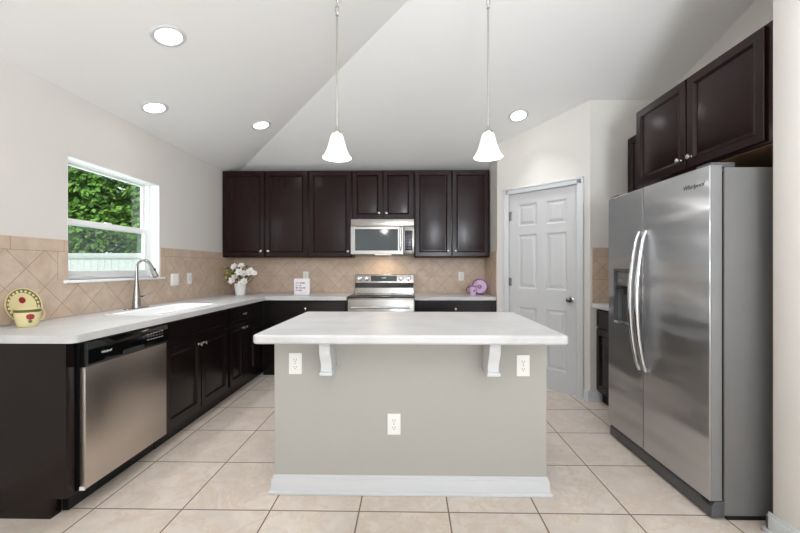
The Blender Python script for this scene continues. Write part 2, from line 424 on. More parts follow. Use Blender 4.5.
# left wall with window opening, and its tile backsplash
m = MB(); m.prism([rect(-3.2, YB, 0, 2.6), rect(WY0, WY1, WZ0, WZ1)], 'x', XL, XL - 0.15)
wl = struct(m.build('wall_left', M['wall'], smooth=0), 'pale greige left wall around the window', 'wall')
m = MB(); m.prism([[(1.757, 0.917), (YB, 0.917), (YB, 1.43), (WY1 + 0.001, 1.43), (WY1 + 0.001, WZ0 - 0.022), (WY0 - 0.001, WZ0 - 0.022), (WY0 - 0.001, 1.43), (1.757, 1.43)]], 'x', XL, XL + 0.009)
m.build('backsplash', M['splash_left'], wl, 'beige diagonal stone tile backsplash', smooth=0)
m = MB(); m.box(XL, XR, YB, YB + 0.15, 0, 2.6)
wb = struct(m.build('wall_back', M['wall'], smooth=0), 'pale back wall behind the range and cabinets', 'wall')
m = MB(); m.box(XL + 0.009, 0.976, YB - 0.009, YB, 0.917, 1.43)
m.build('backsplash', M['splash_back'], wb, 'beige diagonal stone tile backsplash', smooth=0)

# pantry: short side wall, diagonal wall with the door, short facing wall
m = MB(); m.prism([[(4.135, 0), (YB, 0), (YB, 2.5), (4.135, ceil_z(1, 4.135) + 0.06)]], 'x', 0.985, 1.085)
ws = struct(m.build('wall_pantry_side', M['wall'], smooth=0), 'short pale wall closing the back counter on the right', 'wall')
m = MB(); m.box(0.976, 0.985, 4.15, YB - 0.009, 0.917, 1.43); m.build('backsplash', M['splash_side'], ws, smooth=0)
DW, DH = 0.728, 2.045
pw = thing('wall_pantry', 'pale diagonal wall with the white pantry door', 'wall', (1.085, 4.035, 0), -math.radians(45), kind='structure')
La, Lb = -0.1414, 0.8415
hz = lambda s: ceil_z(1.085 + 0.7071 * s, 4.035 - 0.7071 * s)
m = MB(); m.prism([[(La, 0), (-0.001, 0), (-0.001, DH), (DW + 0.001, DH), (DW + 0.001, 0), (Lb, 0), (Lb, hz(Lb) + 0.06), (La, hz(La) + 0.06)]], 'y', 0, 0.1)
m.build('wall_panel', M['wall'], pw, smooth=0)
m = MB(); m.prism([[(1.68, 0), (XR, 0), (XR, 2.86), (1.68, 2.86)]], 'y', 3.44, 3.54)
wa = struct(m.build('wall_alcove', M['wall'], smooth=0), 'short pale wall facing the room between pantry door and refrigerator', 'wall')
m = MB(); m.box(1.70, XR - 0.009, 3.431, 3.44, 0.917, 1.43); m.build('backsplash', M['splash_back'], wa, smooth=0)
m = MB(); m.prism([[(-3.2, 0), (3.54, 0), (3.54, ceil_z(XR, 3.54) + 0.06), (YB - t3, 3.32), (-3.2, 3.32)]], 'x', XR, XR + 0.12)
wr = struct(m.build('wall_right', M['wall'], smooth=0), 'pale right wall behind the refrigerator and cabinets', 'wall')
m = MB(); m.box(XR - 0.009, XR, 2.75, 3.431, 0.917, 1.43); m.build('backsplash', M['splash_side'], wr, smooth=0)
m = MB(); m.box(1.695, XR, 1.615, 1.745, 0, 3.28, 0.012)
struct(m.build('wall_wing', M['wall']), 'narrow pale wall end standing right of the refrigerator', 'wall')
m = MB(); m.prism([rect(XL - 0.1, XR + 0.1, 0, 3.32), rect(-2.0, 1.6, 0.2, 2.5)], 'y', -3.2, -3.3)  # the opening is made up to let light in, without a pane
struct(m.build('wall_rear', M['wall'], smooth=0), 'pale wall behind the camera with a wide opening added for light', 'wall')

def base_profile(h=0.1, d=0.014):
    return [(0, 0), (-d - 0.012, 0), (-d - 0.012, 0.012), (-d - 0.006, 0.022), (-d, 0.024), (-d, h - 0.022), (-d * 0.55, h - 0.008), (-d * 0.3, h), (0, h)]
m = MB(); m.prism([base_profile()], 'x', 1.655, 1.76)
o = m.build('baseboard_alcove', M['trim']); o.location = (0, 3.44, 0)
struct(o, 'white baseboard under the short wall left of the refrigerator', 'baseboard')
m = MB(); m.prism([base_profile()], 'x', DW + 0.062, Lb)
o = m.build('baseboard_pantry', M['trim']); o.location = (1.085, 4.035, 0); o.rotation_euler = (0, 0, -math.radians(45))
struct(o, 'white baseboard piece right of the pantry door casing', 'baseboard')
m = MB()
m.box(1.681, 1.695, 1.60, 1.759, 0, 0.085, 0.003); m.box(1.681, XR, 1.745, 1.759, 0, 0.085, 0.003); m.box(1.681, XR, 1.601, 1.615, 0, 0.085, 0.003)
m.box(1.669, 1.682, 1.589, 1.771, 0, 0.022, 0.004); m.box(1.669, XR, 1.758, 1.771, 0, 0.022, 0.004); m.box(1.669, XR, 1.589, 1.602, 0, 0.022, 0.004)
m.box(1.686, 1.695, 1.605, 1.754, 0.08, 0.10, 0.003)
struct(m.build('baseboard_wing', M['trim']), 'white baseboard wrapping the wall end right of the refrigerator', 'baseboard')

# pantry door
d1 = thing('door_1', 'white six panel pantry door in the diagonal wall', 'door', (1.085, 4.035, 0), -math.radians(45), kind='structure')
m = MB()
cols = [(0.105, 0.317), (0.411, 0.623)]; rows = [(0.215, 0.825), (1.02, 1.60), (1.685, 1.925)]
holes = [rect(a, b_, c, d) for a, b_ in cols for c, d in rows]
x0, x1, z0, z1 = 0.004, DW - 0.004, 0.012, DH - 0.006
m.prism([rect(x0, x1, z0, z1)] + holes, 'y', 0.018, 0.05)
for a, b_ in cols:
    for c, d in rows:
        m.rings(a, b_, c, d, [(0, 0), (0.006, 0.002), (0.016, 0.012), (0.026, 0.012), (0.05, 0.003), (0.053, 0.003)], y=0.018)
slab = m.build('door_slab', M['door'], d1, smooth=20)
kx, kz = DW - 0.066, 0.935
m = MB(); m.lathe([(0, 0), (0.032, 0), (0.032, 0.006), (0.022, 0.012), (0.012, 0.014), (0.011, 0.034), (0.02, 0.042), (0.028, 0.052), (0.028, 0.062), (0.02, 0.072), (0, 0.075)], (kx, 0.018, kz), '-y')
m.build('knob', M['faucet'], slab, 'round satin nickel door knob')
for hz_ in (0.22, 1.09, 1.80):
    m = MB(); m.tube([(0.0, 0.008, hz_ - 0.045), (0.0, 0.008, hz_ + 0.045)], 0.007, 8); m.box(-0.002, 0.03, 0.0165, 0.019, hz_ - 0.043, hz_ + 0.043)
    m.build('hinge', M['faucet'], slab, 'satin nickel hinge')
m = MB(); m.box(-0.012, 0.04, -0.004, 0.016, 1.842, 0.0 + 1.852, 0.002); m.build('hinge_stop', M['faucet'], slab, 'small nickel door stop on the top hinge')
m = MB()
cw = 0.058
for (a, b_, c, d) in ((-cw, 0.004, 0, DH + cw), (DW - 0.004, DW + cw, 0, DH + cw), (-cw, DW + cw, DH - 0.004, DH + cw)):
    m.box(a, b_, -0.012, 0, c, d, 0.003)
for (a, b_, c, d) in ((-cw, -cw + 0.018, 0, DH + cw), (DW + cw - 0.018, DW + cw, 0, DH + cw), (-cw, DW + cw, DH + cw - 0.018, DH + cw)):
    m.box(a, b_, -0.019, -0.008, c, d, 0.004)
m.build('casing', M['trim'], d1)

# kitchen window: single hung white vinyl, in the left wall (local x runs along world +y, local y out of the room)
w1 = thing('window_1', 'white single hung window above the sink showing trees and a fence', 'window', (XL, WY0, WZ0), R90, kind='structure')
WW, WH = WY1 - WY0, WZ1 - WZ0
m = MB()
m.prism([rect(0, WW, 0, WH), rect(0.028, WW - 0.028, 0.02, WH - 0.010)], 'y', 0.085, 0.15)
m.box(0.028, 0.034, 0.10, 0.104, 0.02, WH - 0.03); m.box(WW - 0.034, WW - 0.028, 0.10, 0.104, 0.02, WH - 0.03)
m.build('window_frame', M['vinyl'], w1, bev=0.002)
m = MB(); m.box(-0.001, 0.006, 0.0, 0.085, 0, WH); m.box(WW - 0.006, WW + 0.001, 0.0, 0.085, 0, WH); m.box(0, WW, 0.0, 0.085, WH - 0.006, WH + 0.001)
m.build('reveal', M['vinyl'], w1, smooth=0)
mid = 0.412
m = MB(); m.prism([rect(0.03, WW - 0.03, mid - 0.02, WH - 0.012), rect(0.055, WW - 0.055, mid + 0.014, WH - 0.026)], 'y', 0.12, 0.142)
us = m.build('upper_sash', M['vinyl'], w1, bev=0.002)
m = MB(); m.box(0.058, WW - 0.058, 0.129, 0.133, mid + 0.012, WH - 0.024); m.build('pane', M['glass'], us)
m = MB(); m.prism([rect(0.03, WW - 0.03, 0.02, mid + 0.022), rect(0.068, WW - 0.068, 0.062, mid - 0.014)], 'y', 0.09, 0.116)
ls = m.build('lower_sash', M['vinyl'], w1, bev=0.002)
m = MB(); m.box(0.066, WW - 0.066, 0.101, 0.105, 0.06, mid - 0.012); m.build('pane', M['glass'], ls)
m = MB(); m.box(WW * 0.5 - 0.03, WW * 0.5 + 0.03, 0.094, 0.112, mid + 0.022, mid + 0.032, 0.003); m.build('sash_lock', M['vinyl'], ls)
m = MB(); m.box(0.03, WW - 0.03, 0.1455, 0.147, 0.02, mid + 0.01); m.build('insect_screen', M['screen'], w1, 'fine grey mesh screen')
m = MB(); m.box(-0.035, WW + 0.035, -0.032, 0.09, -0.02, 0.0, 0.004); m.build('window_sill', M['vinyl'], w1)

# outside the window
m = MB(); m.box(-40, -2.6, -10, 40, -0.35, -0.25)
tag(m.build('ground', M['grass']), 'green lawn outside the window', 'lawn', kind='structure')
fr = thing('vinyl_fence', 'white vinyl privacy fence standing outside the window below the trees', 'fence', (-10.6, 8.5, -0.25))
FT = 1.83
for k in range(-2, 4):
    x = k * 2.4; m = MB(); m.box(x - 0.06, x + 0.06, -0.06, 0.06, 0, FT + 0.06); m.box(x - 0.075, x + 0.075, -0.075, 0.075, FT + 0.06, FT + 0.08, 0.01); m.build('post', M['fence'], fr)
    if k < 3:
        m = MB(); n = 14; wd = (2.4 - 0.12) / n
        for q in range(n): m.box(x + 0.06 + q * wd + 0.004, x + 0.06 + (q + 1) * wd - 0.004, -0.012, 0.012, 0.1, FT - 0.1, 0.003)
        m.build('panel', M['fence'], fr)
        for zz in (0.03, FT - 0.13):
            m = MB(); m.box(x + 0.06, x + 2.34, -0.03, 0.03, zz, zz + 0.13, 0.006); m.build('rail', M['fence'], fr)

def tree(x, y, h, r, label, n=2600, seed=1, leaf=1.0):
    rnd = random.Random(seed)
    t = thing('tree', label, 'tree', (x, y, -0.25), group='trees behind the fence')
    m = MB(); m.tube([(0, 0, 0), (0.05, 0.02, h * 0.3), (-0.04, 0.03, h * 0.6), (0.02, 0, h * 0.9)], [0.13, 0.1, 0.06, 0.02], 10)
    for k in range(6):
        a = rnd.uniform(0, 6.28); z = h * rnd.uniform(0.25, 0.7)
        m.tube([(0, 0, z), (math.cos(a) * r * 0.4, math.sin(a) * r * 0.4, z + 0.4), (math.cos(a) * r * 0.8, math.sin(a) * r * 0.8, z + 0.5)], [0.05, 0.03, 0.012], 6)
    m.build('trunk', M['bark'], t)
    m = MB()
    def inside(p): return Vector((max(-r, min(r, p.x)), max(-r * 0.8, min(r * 0.8, p.y)), max(0.35, min(h, p.z))))
    cl = [Vector((rnd.uniform(-r, r), rnd.uniform(-r * 0.7, r * 0.7), rnd.uniform(0.3, h))) for _ in range(60)]
    for _ in range(n):
        c0 = rnd.choice(cl); v = Vector((rnd.gauss(0, 1), rnd.gauss(0, 1), rnd.gauss(0, 1))).normalized()
        p = inside(c0 + v * (0.5 * rnd.random() ** 0.4))
        dd = (v + Vector((rnd.uniform(-1, 1), rnd.uniform(-1, 1), rnd.uniform(-1.2, 0.3)))).normalized()
        L = rnd.uniform(0.09, 0.2) * leaf
        m.leafcard(p, dd, (v + Vector((0, -0.6, 0.7))).normalized(), L, L * 0.34)
    m.build('foliage', M['tree'], t, smooth=0)
TX = [(-13.0, 'green tree leftmost of those beyond the fence'), (-11.0, 'dense green tree second from the left beyond the fence'),
      (-9.0, 'dense green tree in the middle beyond the fence'), (-7.0, 'green tree filling the right part of the window'), (-5.0, 'green tree at the right edge of the window view')]
for i, (x, lb) in enumerate(TX): tree(x, 10.0, 4.9 + 0.4 * (i % 2), 0.76, lb, 9000, i + 3, 1.1)
for i, (x, lb) in enumerate([(-11.9, 'tall green tree far behind at the left of the window view'), (-9.2, 'tall green tree far behind the middle trees'), (-6.5, 'tall green tree far behind at the right of the window view')]):
    tree(x, 12.6, 8.0, 1.04, lb, 9500, i + 20, 1.6)

# ------------------------------------------------------------------ cabinets
def knob_bm(x, y, z):
    return MB().lathe([(0, 0), (0.009, 0), (0.008, 0.003), (0.005, 0.006), (0.005, 0.014), (0.011, 0.018), (0.0155, 0.023), (0.0145, 0.027), (0.008, 0.030), (0, 0.031)], (x, y, z), '-y', 20)
DOORP = [(0, 0), (0, -0.017), (0.003, -0.020), (0.046, -0.020), (0.049, -0.0228), (0.053, -0.0228), (0.056, -0.019), (0.066, -0.0085), (0.071, -0.0085), (0.079, -0.0105)]
DRAWP = [(0, 0), (0, -0.017), (0.003, -0.020), (0.026, -0.020), (0.029, -0.016), (0.034, -0.016)]
def cab_door(par, x0, x1, z0, z1, mat, knob=None, prof=DOORP, name='door', knoby=-0.0195):
    d = MB().rings(x0, x1, z0, z1, prof, back=True).build(name, mat, par, smooth=25)
    if knob: knob_bm(knob[0], knoby, knob[1]).build('knob', M['nickel'], d, 'small brushed nickel knob')
    return d
def wall_cabinet(label, loc, rz, w, h, depth, ndoors, dw=None, group=None, rev=0.012):
    t = thing('wall_cabinet', label, 'cabinet', loc, rz, group)
    MB().box(0.001, w - 0.001, 0, depth, 0, h, 0.001).build('carcass', M['wood'], t)
    MB().box(0.018, w - 0.018, 0.02, depth - 0.005, -0.004, 0.004).build('bottom_panel', M['underside'], t, 'lighter unfinished underside')
    if ndoors == 2:
        e = dw or w
        cab_door(t, rev, e / 2 - 0.006, 0.012, h - 0.012, M['wood'], (e / 2 - 0.045, 0.075))
        cab_door(t, e / 2 + 0.006, e - rev, 0.012, h - 0.012, M['wood'], (e / 2 + 0.045, 0.075))
    else:
        cab_door(t, rev, w - rev, 0.012, h - 0.012, M['wood'], (w - rev - 0.03, 0.07))
    return t
UY, UD = 4.464 + 0.02, 0.305
wall_cabinet('tall two door dark wood wall cabinet in the back left corner', (-2.308, UY, 1.37), 0, 1.068, 1.066, UD, 2, None)
wall_cabinet('single door dark wood wall cabinet just left of the microwave', (-1.239, UY, 1.37), 0, 0.533, 1.066, UD, 1, None)
wall_cabinet('short two door dark wood wall cabinet above the microwave', (-0.705, UY, 1.832), 0, 0.761, 0.604, UD, 2, None)
wall_cabinet('tall two door dark wood wall cabinet right of the microwave', (0.057, UY, 1.37), 0, 0.918, 1.066, UD, 2, None)
wall_cabinet('two door dark wood cabinet above the refrigerator', (1.75, 2.842, 1.852), -R90, 1.09, 0.588, 0.585, 2, 1.034)
wall_cabinet('dark wood wall cabinet set back behind the refrigerator cabinet', (2.03, 3.425, 1.37), -R90, 0.575, 1.068, 0.305, 1, None)

def base_cabinet(label, loc, rz, w, depth, spec, toe=0.045):
    """spec: list of (name, x0, x1, z0, z1, knob, profile); the box is hollow and open at the top"""
    t = thing('base_cabinet', label, 'cabinet', loc, rz)
    m = MB(); m.box(0.001, w - 0.001, 0, 0.02, 0.10, 0.874); m.box(0.001, 0.018, 0.02, depth, 0.10, 0.874); m.box(w - 0.018, w - 0.001, 0.02, depth, 0.10, 0.874)
    m.box(0.018, w - 0.018, 0.02, depth, 0.10, 0.118); m.box(0.018, w - 0.018, depth - 0.008, depth, 0.118, 0.874)
    m.build('carcass', M['woodbase'], t)
    MB().box(0.001, w - 0.001, toe, toe + 0.02, 0, 0.10).build('toe_kick', M['woodbase'], t)
    for nm, a, b_, c, d, kn, pf in spec: cab_door(t, a, b_, c, d, M['woodbase'], kn, pf, nm)
    return t
FX = -1.70       # carcass front plane of the left run
# end panel with the dishwasher's surround
t = thing('cabinet_end_panel', 'dark wood end panel closing the left counter beside the dishwasher', 'panel', (FX, 1.785, 0), R90)
m = MB(); m.prism([[(0.0, 0.10), (0.0, 0.874), (0.604, 0.874), (0.604, 0), (0.078, 0), (0.078, 0.10)]], 'x', 0.0, 0.02)
m.build('side_panel', M['woodbase'], t)
m = MB(); m.box(0.02, 0.056, 0.0, 0.02, 0.10, 0.874); m.build('stile', M['woodbase'], t)
m = MB(); m.box(0.02, 0.056, 0.078, 0.098, 0.0, 0.10); m.build('toe_kick', M['woodbase'], t)
# sink base 36"
w = 0.914
base_cabinet('dark wood sink base with two doors under the false drawer front', (FX, 2.475, 0), R90, w, 0.595,
    [('false_front', 0.02, w - 0.02, 0.70, 0.855, None, DRAWP), ('door', 0.02, w / 2 - 0.006, 0.12, 0.685, (w / 2 - 0.035, 0.635), DOORP), ('door', w / 2 + 0.006, w - 0.02, 0.12, 0.685, (w / 2 + 0.035, 0.635), DOORP)])
w = 0.61
base_cabinet('dark wood base with one drawer over two narrow doors near the corner', (FX, 3.39, 0), R90, w, 0.595,
    [('drawer', 0.02, w - 0.02, 0.70, 0.855, (w / 2, 0.777), DRAWP), ('door', 0.02, w / 2 - 0.005, 0.12, 0.685, (w / 2 - 0.03, 0.64), DOORP), ('door', w / 2 + 0.005, w - 0.02, 0.12, 0.685, (w / 2 + 0.03, 0.64), DOORP)])
FYB = 4.175
w = 0.987
base_cabinet('dark wood corner base cabinet left of the range', (-0.708 - w - 0.0, FYB, 0), 0, w, 0.61,
    [('drawer', 0.10, w - 0.02, 0.70, 0.855, ((w + 0.08) / 2 - 0.02, 0.777), DRAWP), ('door', 0.10, w - 0.02, 0.12, 0.685, (w - 0.06, 0.635), DOORP)])
t = thing('corner_filler', 'dark wood corner filler between the two left counter runs', 'panel', (FX, 4.001, 0), R90)
MB().box(0.0, 0.77, 0.0, 0.6, 0.10, 0.874).build('carcass', M['woodbase'], t)
MB().box(0.0, 0.77, 0.045, 0.6, 0, 0.10).build('toe_kick', M['woodbase'], t)
w = 0.92
base_cabinet('dark wood base cabinet with a wide drawer right of the range', (0.062, FYB, 0), 0, w, 0.61,
    [('drawer', 0.02, w - 0.02, 0.70, 0.855, (w / 2, 0.777), DRAWP), ('door', 0.02, w / 2 - 0.006, 0.12, 0.685, (w / 2 - 0.035, 0.635), DOORP), ('door', w / 2 + 0.006, w - 0.02, 0.12, 0.685, (w / 2 + 0.035, 0.635), DOORP)])
w = 0.66
base_cabinet('small dark wood base cabinet between pantry and refrigerator', (1.745, 3.435, 0), -R90, w, 0.585,
    [('drawer', 0.02, w - 0.02, 0.70, 0.855, (w / 2, 0.777), DRAWP), ('door', 0.02, w / 2 - 0.006, 0.12, 0.685, (w / 2 - 0.035, 0.635), DOORP), ('door', w / 2 + 0.006, w - 0.02, 0.12, 0.685, (w / 2 + 0.035, 0.635), DOORP)])

# ------------------------------------------------------------------ countertops
def arc(cx, cy, r, a0, a1, n=6): return [(cx + r * math.cos(math.radians(a0 + (a1 - a0) * k / n)), cy + r * math.sin(math.radians(a0 + (a1 - a0) * k / n))) for k in range(n + 1)]
def rrect(x0, x1, y0, y1, r, n=6):
    return arc(x1 - r, y1 - r, r, 0, 90, n) + arc(x0 + r, y1 - r, r, 90, 180, n) + arc(x0 + r, y0 + r, r, 180, 270, n) + arc(x1 - r, y0 + r, r, 270, 360, n)
CX = -1.634; SX0, SX1, SY0, SY1 = -2.12, -1.745, 2.52, 3.30
m = MB()
loop = [(-2.301, 1.757)] + arc(CX - 0.035, 1.757 + 0.035, 0.035, -90, 0) + [(CX, 4.12), (-0.708, 4.12), (-0.708, 4.78), (-2.301, 4.78)]
m.prism([loop, rrect(SX0, SX1, SY0, SY1, 0.04)], 'z', 0.875, 0.915)
tag(m.build('countertop', M['quartz'], bev=0.006), 'white L shaped countertop running from the sink to the range', 'countertop')
m = MB(); m.prism([[(0.06, 4.12), (0.975, 4.12), (0.975, 4.78), (0.06, 4.78)]], 'z', 0.875, 0.915)
tag(m.build('countertop', M['quartz'], bev=0.006), 'white countertop right of the range under the purple mug', 'countertop')
m = MB(); m.prism([[(1.69, 2.76), (2.33, 2.76), (2.33, 3.43), (1.69, 3.43)]], 'z', 0.875, 0.915)
tag(m.build('countertop', M['quartz'], bev=0.006), 'small white countertop between pantry wall and refrigerator', 'countertop')

# ------------------------------------------------------------------ island
IX0, IX1, IY0, IY1 = -0.748, 0.75, 2.02, 2.72
t = thing('kitchen_island', 'greige kitchen island with white corbels and baseboard', 'kitchen island', (0, IY0, 0))
m = MB(); m.box(IX0, IX1, 0, 0.12, 0, 0.868); m.build('front_panel', M['island'], t, smooth=0)
m = MB(); m.box(IX0, IX1, 0.12, IY1 - IY0, 0.1, 0.868); m.box(IX0, IX1, 0.12, IY1 - IY0 - 0.075, 0.0, 0.1); m.build('cabinet_back', M['woodbase'], t, smooth=0)
m = MB(); h, d = 0.10, 0.014
bx0, bx1 = IX0, IX1
for dd, za, zb, bv in ((d, 0, h - 0.018, 0.002), (d * 0.6, h - 0.022, h - 0.006, 0.003), (d * 0.35, h - 0.012, h, 0.002), (d + 0.013, 0, 0.02, 0.006)):
    m.box(bx0 - dd, bx1 + dd, -dd, 0.118, za, zb, bv)
m.build('baseboard', M['trim'], t, 'white baseboard')
for cx_ in (-0.431, 0.431):
    m = MB()
    prof = [(0, 0.869), (-0.178, 0.869), (-0.178, 0.852), (-0.171, 0.845), (-0.169, 0.82), (-0.162, 0.797), (-0.148, 0.775), (-0.136, 0.758), (-0.13, 0.742), (-0.128, 0.706), (0, 0.706)]
    m.prism([prof], 'x', cx_ - 0.028, cx_ + 0.028)
    m.box(cx_ - 0.034, cx_ + 0.034, -0.142, 0, 0.688, 0.706, 0.003)
    m.build('corbel', M['trim'], t, 'white scrolled corbel', bev=0.0015, smooth=30)
m = MB(); m.prism([rrect(-0.776, 0.777, 1.785, 2.755, 0.03)], 'z', 0.869, 0.915)
o = m.build('island_countertop', M['quartz']); md = o.modifiers.new('edge', 'BEVEL'); md.width = 0.012; md.segments = 4; md.limit_method = 'ANGLE'; md.angle_limit = math.radians(50)
tag(o, 'white rounded countertop on the kitchen island', 'countertop')

# ------------------------------------------------------------------ outlets and switches
def plate(label, loc, rz, kind='outlet', gangs=1):
    wd = 0.072 + 0.046 * (gangs - 1)
    t = thing('wall_outlet' if kind == 'outlet' else 'light_switch', label, kind if kind == 'outlet' else 'switch', loc, rz)
    MB().box(-wd / 2, wd / 2, -0.006, 0, -0.058, 0.058, 0.0025).build('cover_plate', M['plastic'], t)
    for g in range(gangs):
        x = (g - (gangs - 1) / 2) * 0.046
        if kind == 'outlet':
            for s in (-1, 1):
                m = MB(); m.prism([rrect(x - 0.0165, x + 0.0165, s * 0.0195 - 0.014, s * 0.0195 + 0.014, 0.008)], 'y', -0.0085, -0.004)
                f = m.build('receptacle', M['plastic'], t)
                m = MB()
                for sx in (-0.0065, 0.0065): m.box(x + sx - 0.0012, x + sx + 0.0012, -0.0088, -0.008, s * 0.0195 - 0.0005, s * 0.0195 + 0.0085)
                m.lathe([(0, 0), (0.0028, 0), (0.0028, 0.0008), (0, 0.0008)], (x, -0.008, s * 0.0195 - 0.007), '-y', 10)
                m.build('slots', M['slot'], f, 'dark slots')
            MB().lathe([(0, 0), (0.0035, 0), (0.003, 0.001), (0, 0.0012)], (x, -0.006, 0), '-y', 10).build('screw', M['nickel'], t)
        else:
            MB().box(x - 0.0165, x + 0.0165, -0.0085, -0.004, -0.033, 0.033, 0.0015).build('rocker', M['plastic'], t)
plate('white outlet on the island left of the left corbel', (-0.631, IY0, 0.715), 0)
plate('white outlet on the island right of the right corbel', (0.622, IY0, 0.709), 0)
plate('white outlet low in the middle of the island front', (-0.085, IY0, 0.384), 0)
plate('double white switch on the tiles just right of the window', (XL + 0.009, 3.55, 1.128), R90, 'switch', 2)
plate('white outlet on the left wall tiles, farther from the window', (XL + 0.009, 3.79, 1.132), R90)
plate('white outlet on the back tiles directly above the framed sign', (-1.357, YB - 0.009, 1.135), 0)
plate('white outlet on the back tiles above the purple mug', (0.673, YB - 0.009, 1.132), 0)

# ------------------------------------------------------------------ appliances
# dishwasher (local x along world +y, front toward +x)
t = thing('dishwasher', 'stainless dishwasher with black control strip in the left counter run', 'dishwasher', (-1.685, 1.842, 0), R90)
DWW = 0.63
MB().box(0.004, DWW - 0.004, 0.0, 0.56, 0.10, 0.868).build('tub', M['black'], t)
d = MB().box(0.002, DWW - 0.002, -0.030, 0.0, 0.112, 0.735, 0.003).build('door', M['steeldw'], t, 'brushed stainless door')
MB().box(0.0, 0.006, -0.026, 0.0, 0.108, 0.125).build('door_edge', M['plastic'], d)
cp = MB().prism([[(-0.036, 0.737), (-0.044, 0.75), (-0.044, 0.82), (-0.034, 0.862), (0.0, 0.862), (0.0, 0.737)]], 'x', 0.002, DWW - 0.002, 0.002).build('control_panel', M['blackglass'], t, 'glossy black control strip')
MB().prism([rrect(0.23, 0.40, 0.742, 0.772, 0.012)], 'y', -0.0452, -0.04).build('handle_pocket', M['slot'], cp)
MB().text('Whirlpool', 0.016, Matrix.Translation((0.115, -0.0445, 0.795)) @ FRONT, 0.25).build('logo', M['logolight'], cp, smooth=0)
m = MB()
for k in range(6): m.box(0.425 + k * 0.026, 0.44 + k * 0.026, -0.0465, -0.043, 0.806, 0.812, 0.001)
m.build('buttons', M['grille'], cp)
m = MB()
for k in range(6): m.box(0.425 + k * 0.026, 0.441 + k * 0.026, -0.0452, -0.0435, 0.79, 0.793); m.box(0.43 + k * 0.026, 0.436 + k * 0.026, -0.0452, -0.0435, 0.824, 0.827)
m.build('button_marks', M['logolight'], cp)
MB().box(0.004, DWW - 0.004, 0.06, 0.09, 0.004, 0.10).build('toe_panel', M['black'], t)

# microwave
MX0, MX1 = -0.704, 0.056; MWd = MX1 - MX0
t = thing('microwave', 'stainless over the range microwave under the short wall cabinet', 'microwave', (MX0, 4.392, 1.405))
H_ = 0.424
MB().box(0.0, MWd, 0.02, 0.39, 0.0, H_, 0.002).build('body', M['caseside'], t)
top = MB().box(0.0, MWd, -0.004, 0.02, H_ - 0.088, H_, 0.004).build('vent_panel', M['steel'], t)
MB().text('Whirlpool', 0.022, Matrix.Translation((MWd / 2 - 0.02, -0.0045, H_ - 0.045)) @ FRONT, 0.25).build('logo', M['logo'], top, smooth=0)
m = MB(); DWx = 0.63; m.prism([rect(0.0, DWx, 0.0, H_ - 0.093), rect(0.052, 0.565, 0.045, H_ - 0.125)], 'y', -0.012, 0.02)
d = m.build('door', M['steel'], t, bev=0.002)
MB().box(0.05, 0.567, -0.006, 0.018, 0.043, H_ - 0.123).build('window', M['ovenglass'], d, 'dark smoked window')
m = MB(); m.tube([(0.598, -0.012, 0.055), (0.598, -0.042, 0.065), (0.598, -0.046, 0.10), (0.598, -0.046, 0.27), (0.598, -0.042, 0.305), (0.598, -0.012, 0.315)], 0.013, 12)
m.build('handle', M['chrome'], d)
cp = MB().box(DWx + 0.003, MWd, -0.010, 0.02, 0.0, H_ - 0.093, 0.002).build('control_panel', M['steel'], t)
MB().box(DWx + 0.02, MWd - 0.02, -0.012, -0.008, 0.045, H_ - 0.14, 0.001).build('keypad', M['display'], cp, 'dark grey keypad')
MB().box(DWx + 0.03, MWd - 0.03, -0.0135, -0.011, H_ - 0.19, H_ - 0.15).build('display', M['blackglass'], cp)
m = MB()
for r_ in range(5):
    for c_ in range(3): m.box(DWx + 0.030 + c_ * 0.026, DWx + 0.046 + c_ * 0.026, -0.0128, -0.0115, 0.062 + r_ * 0.035, 0.08 + r_ * 0.035)
m.build('buttons', M['grille'], cp)
tl = MB().box(0.28, 0.48, 0.10, 0.17, -0.003, 0.004).build('task_light', M['tasklens'], t, 'lit lamp under the microwave')
light('microwave_lamp', 'AREA', (MX0 + 0.38, 4.40 + 0.13, 1.395), (0, 0, 0), 1.7, (1, 0.8, 0.58), shape='RECTANGLE', size=0.2, size_y=0.07)

# range
t = thing('range', 'stainless electric range with rear knob console between the back counters', 'stove', (-0.702, 4.13, 0))
RW = 0.757
MB().box(0.0, RW, 0.03, 0.645, 0.0, 0.90, 0.002).build('body', M['steel'], t)
MB().box(-0.002, RW + 0.002, 0.0, 0.585, 0.90, 0.918, 0.004).build('cooktop', M['cooktop'], t, 'dark ceramic glass cooktop')
for (a, b_, r_) in ((0.2, 0.16, 0.1), (0.56, 0.16, 0.085), (0.2, 0.42, 0.075), (0.56, 0.42, 0.1)):
    MB().ring(r_, 0.0012, (a, b_, 0.918), 'z', 28, 6).build('burner_ring', M['logo'], t)
c = MB().prism([[(0.565, 0.918), (0.60, 1.155), (0.645, 1.16), (0.645, 0.90), (0.565, 0.90)]], 'x', 0.0, RW, 0.003).build('console', M['steel'], t)
sl = lambda z: 0.565 + (z - 0.918) * 0.1477
MB().prism([[(sl(0.985) - 0.004, 0.985), (sl(1.05) - 0.004, 1.05), (sl(1.05) + 0.01, 1.05), (sl(0.985) + 0.01, 0.985)]], 'x', 0.004, RW - 0.004).build('trim_band', M['blackglass'], c, 'glossy black band')
MB().prism([[(sl(1.07) - 0.004, 1.07), (sl(1.14) - 0.004, 1.14), (sl(1.14) + 0.01, 1.14), (sl(1.07) + 0.01, 1.07)]], 'x', 0.205, 0.54).build('display', M['blackglass'], c)
MB().text('12:00', 0.026, Matrix.Translation((0.37, sl(1.11) - 0.005, 1.112)) @ FRONT).build('digits', M['digits'], c, smooth=0)
